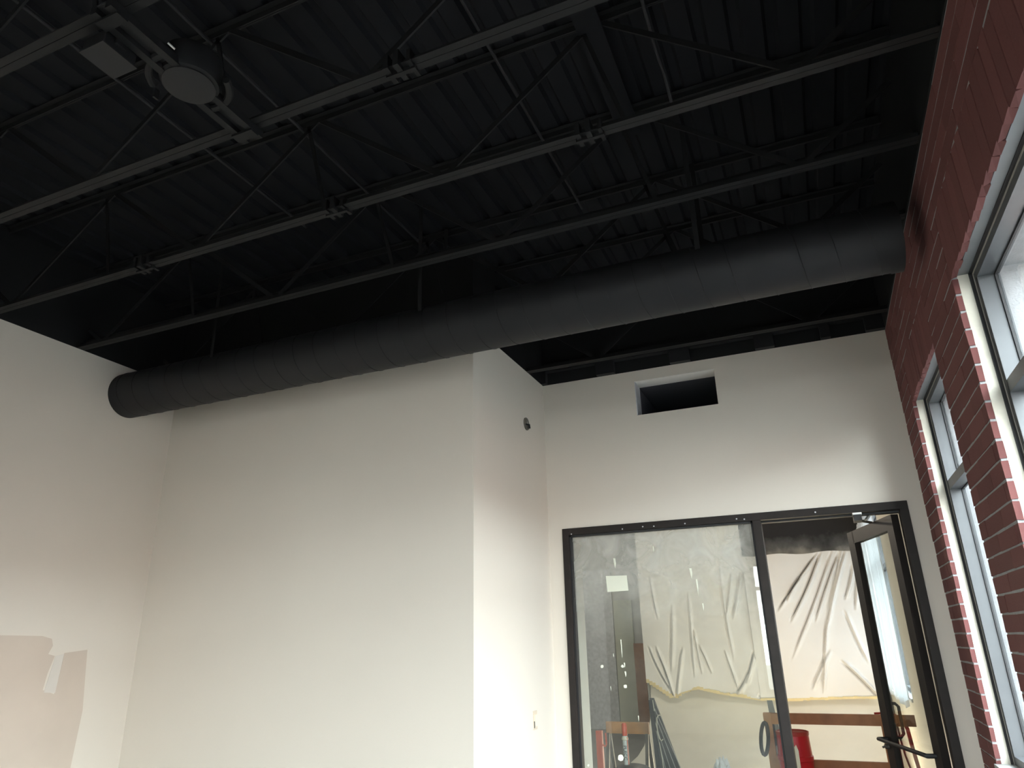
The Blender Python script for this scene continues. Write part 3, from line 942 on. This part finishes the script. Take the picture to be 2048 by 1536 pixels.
tag(MB().tube([(XL+0.01, JY[3]+0.045, ZP+0.055), (XW-0.02, JY[3]+0.045, ZP+0.055)], 0.027, 14).build('pipe', 'black', None, True), 'black pipe lying along the fourth joist', 'pipe')
# conduits under the deck, running front to back
for x, y0, y1, lab in ((-2.10, 0.6, 3.45, 'thin black conduit under the deck just right of the round fixture'), (-0.99, 0.9, 3.55, 'thin black conduit crossing the deck near the middle of the ceiling'),
                       (-2.66, 0.6, 3.0, 'thin black conduit under the deck left of the round fixture')):
    tag(MB().tube([(x, y0, ZD-0.054), (x, y1, ZD-0.054)], 0.009, 8).build('conduit', 'duct', None, True), lab, 'conduit')
tag(MB().tube([(-0.27, 1.2, ZD-0.055), (-0.30, 2.0, ZD-0.056), (-0.305, 2.5, ZD-0.07), (-0.295, 2.62, ZD-0.10), (-0.292, 2.74, ZD-0.16), (-0.29, 2.83, ZD-0.06)], 0.008, 8).build('cable', 'duct', None, True), 'loose black cable sagging from the deck at right', 'cable')
tag(box(-0.60, -0.49, 0.8, 3.0, ZD-0.075, ZD-0.056).build('flat_strap', 'deck'), 'wide flat black strap under the deck beside the loose cable', 'strap')
# strut with round fixture
st = thing('strut_rail', (-1.822, 1.36, ZP), 'black double strut clamped across the two nearest joists', 'strut')
for dx in (-0.034, 0.034):
    MB().box(-1.822+dx-0.014, -1.822+dx+0.014, 1.02, 1.70, ZP-0.034, ZP-0.002).build('rail', 'black', st)
MB().box(-1.822-0.02, -1.822+0.02, 1.02, 1.70, ZP-0.012, ZP-0.004).build('web', 'gasket', st)
for y in (1.062, 1.655):
    MB().box(-1.872, -1.772, y-0.02, y+0.02, ZP-0.044, ZP-0.034).build('clamp_plate', 'black', st)
fx = thing('ceiling_fixture', (-1.822, 1.385, ZP-0.05), 'round black painted ceiling fixture held in a yoke on the strut', 'fixture')
cx_, cy_ = -1.818, 1.372
MB().lathe((cx_, cy_, ZP-0.036), [(0.085, 0), (0.100, 0.010), (0.105, 0.03), (0.105, 0.10), (0.10, 0.12), (0.05, 0.126)], 32).build('can', 'black', fx, True)
MB().lathe((cx_, cy_, ZP-0.042), [(0.07, 0), (0.090, 0.004), (0.090, 0.010)], 32).build('cover_plate', 'duct', fx, True)
for a0, a1 in ((20, 100), (200, 280)):
    pts = arc((cx_, cy_, ZP-0.02), 0.135, a0, a1, 10, 'xy')
    MB().tube(pts, 0.014, 8).build('yoke', 'black', fx, True)
MB().box(cx_-0.13, cx_-0.122, cy_-0.04, cy_-0.02, ZP-0.07, ZP-0.03).build('tie', 'black', fx)
MB().bar((-1.752, 1.215, ZP-0.012), (-1.745, 1.240, ZP-0.02), 0.006, 0.004).build('cable_tie', 'pale_steel', fx)['label'] = 'tiny white tie end'
jb = thing('junction_box', (-1.93, 1.15, ZP-0.03), 'rectangular black box hung left of the strut', 'junction box')
MB().box(-1.985, -1.88, 1.085, 1.205, ZP-0.075, ZP-0.02).build('body', 'black', jb, bevel=0.004)
MB().box(-1.99, -1.875, 1.08, 1.21, ZP-0.08, ZP-0.075).build('cover', 'duct', jb)
MB().box(-1.88, -1.87, 1.12, 1.16, ZP-0.05, ZP-0.01).build('bracket', 'black', jb)

# ------------------------------------------------------------------ round duct
DY, DZ, DR = 3.30, 1.735+E, 0.163
du = thing('round_duct', (-1.9, DY, DZ), 'long black spiral duct crossing the room below the joists', 'duct')
XA, XB = XL+0.001, 0.585
b = MB()
n = 48
for k in range(26):
    x = XA+(XB-XA)*k/25
    b.v += [(x, DY+DR*math.cos(2*math.pi*j/n), DZ+DR*math.sin(2*math.pi*j/n)) for j in range(n)]
for k in range(25):
    b.f += [[k*n+j, k*n+(j+1) % n, (k+1)*n+(j+1) % n, (k+1)*n+j] for j in range(n)]
b.f.append(list(range(n))[::-1])
b.f.append([25*n+j for j in range(n)])
b.build('body', 'duct', du, True)
sp_ = []
pitch = 0.155
turns = (XB-XA)/pitch
for k in range(int(turns*40)+1):
    a = 2*math.pi*k/40
    sp_.append((XA+pitch*k/40, DY+(DR+0.0005)*math.cos(a), DZ+(DR+0.0005)*math.sin(a)))
MB().tube(sp_, 0.0022, 4, False).build('spiral_seam', 'duct', du, True)
MB().lathe((0, 0, 0), [(DR+0.004, 0), (DR+0.004, 0.05)], 48)
cp = MB()
for x in (XB-0.05, XB+0.004):
    cp.v += [(x, DY+(DR+0.004)*math.cos(2*math.pi*j/n), DZ+(DR+0.004)*math.sin(2*math.pi*j/n)) for j in range(n)]
cp.f = [[j, (j+1) % n, n+(j+1) % n, n+j] for j in range(n)]+[list(range(n, 2*n))]
cp.build('end_cap', 'duct', du, True)
for x in (-3.5, -1.9, -0.3):
    for s in (-1, 1):
        MB().bar((x, DY+s*(DR-0.02), DZ+0.085), (x, DY+s*DR, ZD-0.005), 0.025, 0.003, (0, 1, 0)).build('hanger_strap', 'black', du)

# ------------------------------------------------------------------ small wall fittings
bx = thing('round_box', (XR, 4.60, 1.512+E), 'small round electrical box high on the short side wall', 'electrical box')
bm_ = MB()
ring = 20
for x, r in ((XR-0.001, 0.048), (XR+0.008, 0.048), (XR+0.008, 0.040), (XR+0.001, 0.036)):
    bm_.v += [(x, 4.60+r*math.cos(2*math.pi*j/ring), 1.512+E+r*math.sin(2*math.pi*j/ring)) for j in range(ring)]
for a in range(3):
    bm_.f += [[a*ring+j, a*ring+(j+1) % ring, (a+1)*ring+(j+1) % ring, (a+1)*ring+j] for j in range(ring)]
bm_.f.append([3*ring+j for j in range(ring)])
bm_.build('ring', 'steel', bx, True)
MB().tube([(XR+0.002, 4.60, 1.51+E), (XR+0.03, 4.59, 1.50+E), (XR+0.035, 4.585, 1.47+E)], 0.006, 8).build('wire', 'rubber', bx, True)
sb = thing('switch_box', (XR, 4.605, -0.487+E), 'small tan switch box without cover low on the short side wall', 'switch box')
MB().box(XR-0.002, XR+0.004, 4.573, 4.637, -0.54+E, -0.43+E).build('frame', 'box', sb)
MB().box(XR+0.003, XR+0.012, 4.588, 4.622, -0.52+E, -0.45+E).build('device', 'label', sb)
MB().box(XR+0.003, XR+0.007, 4.578, 4.586, -0.53+E, -0.49+E).build('slot', 'ink', sb)
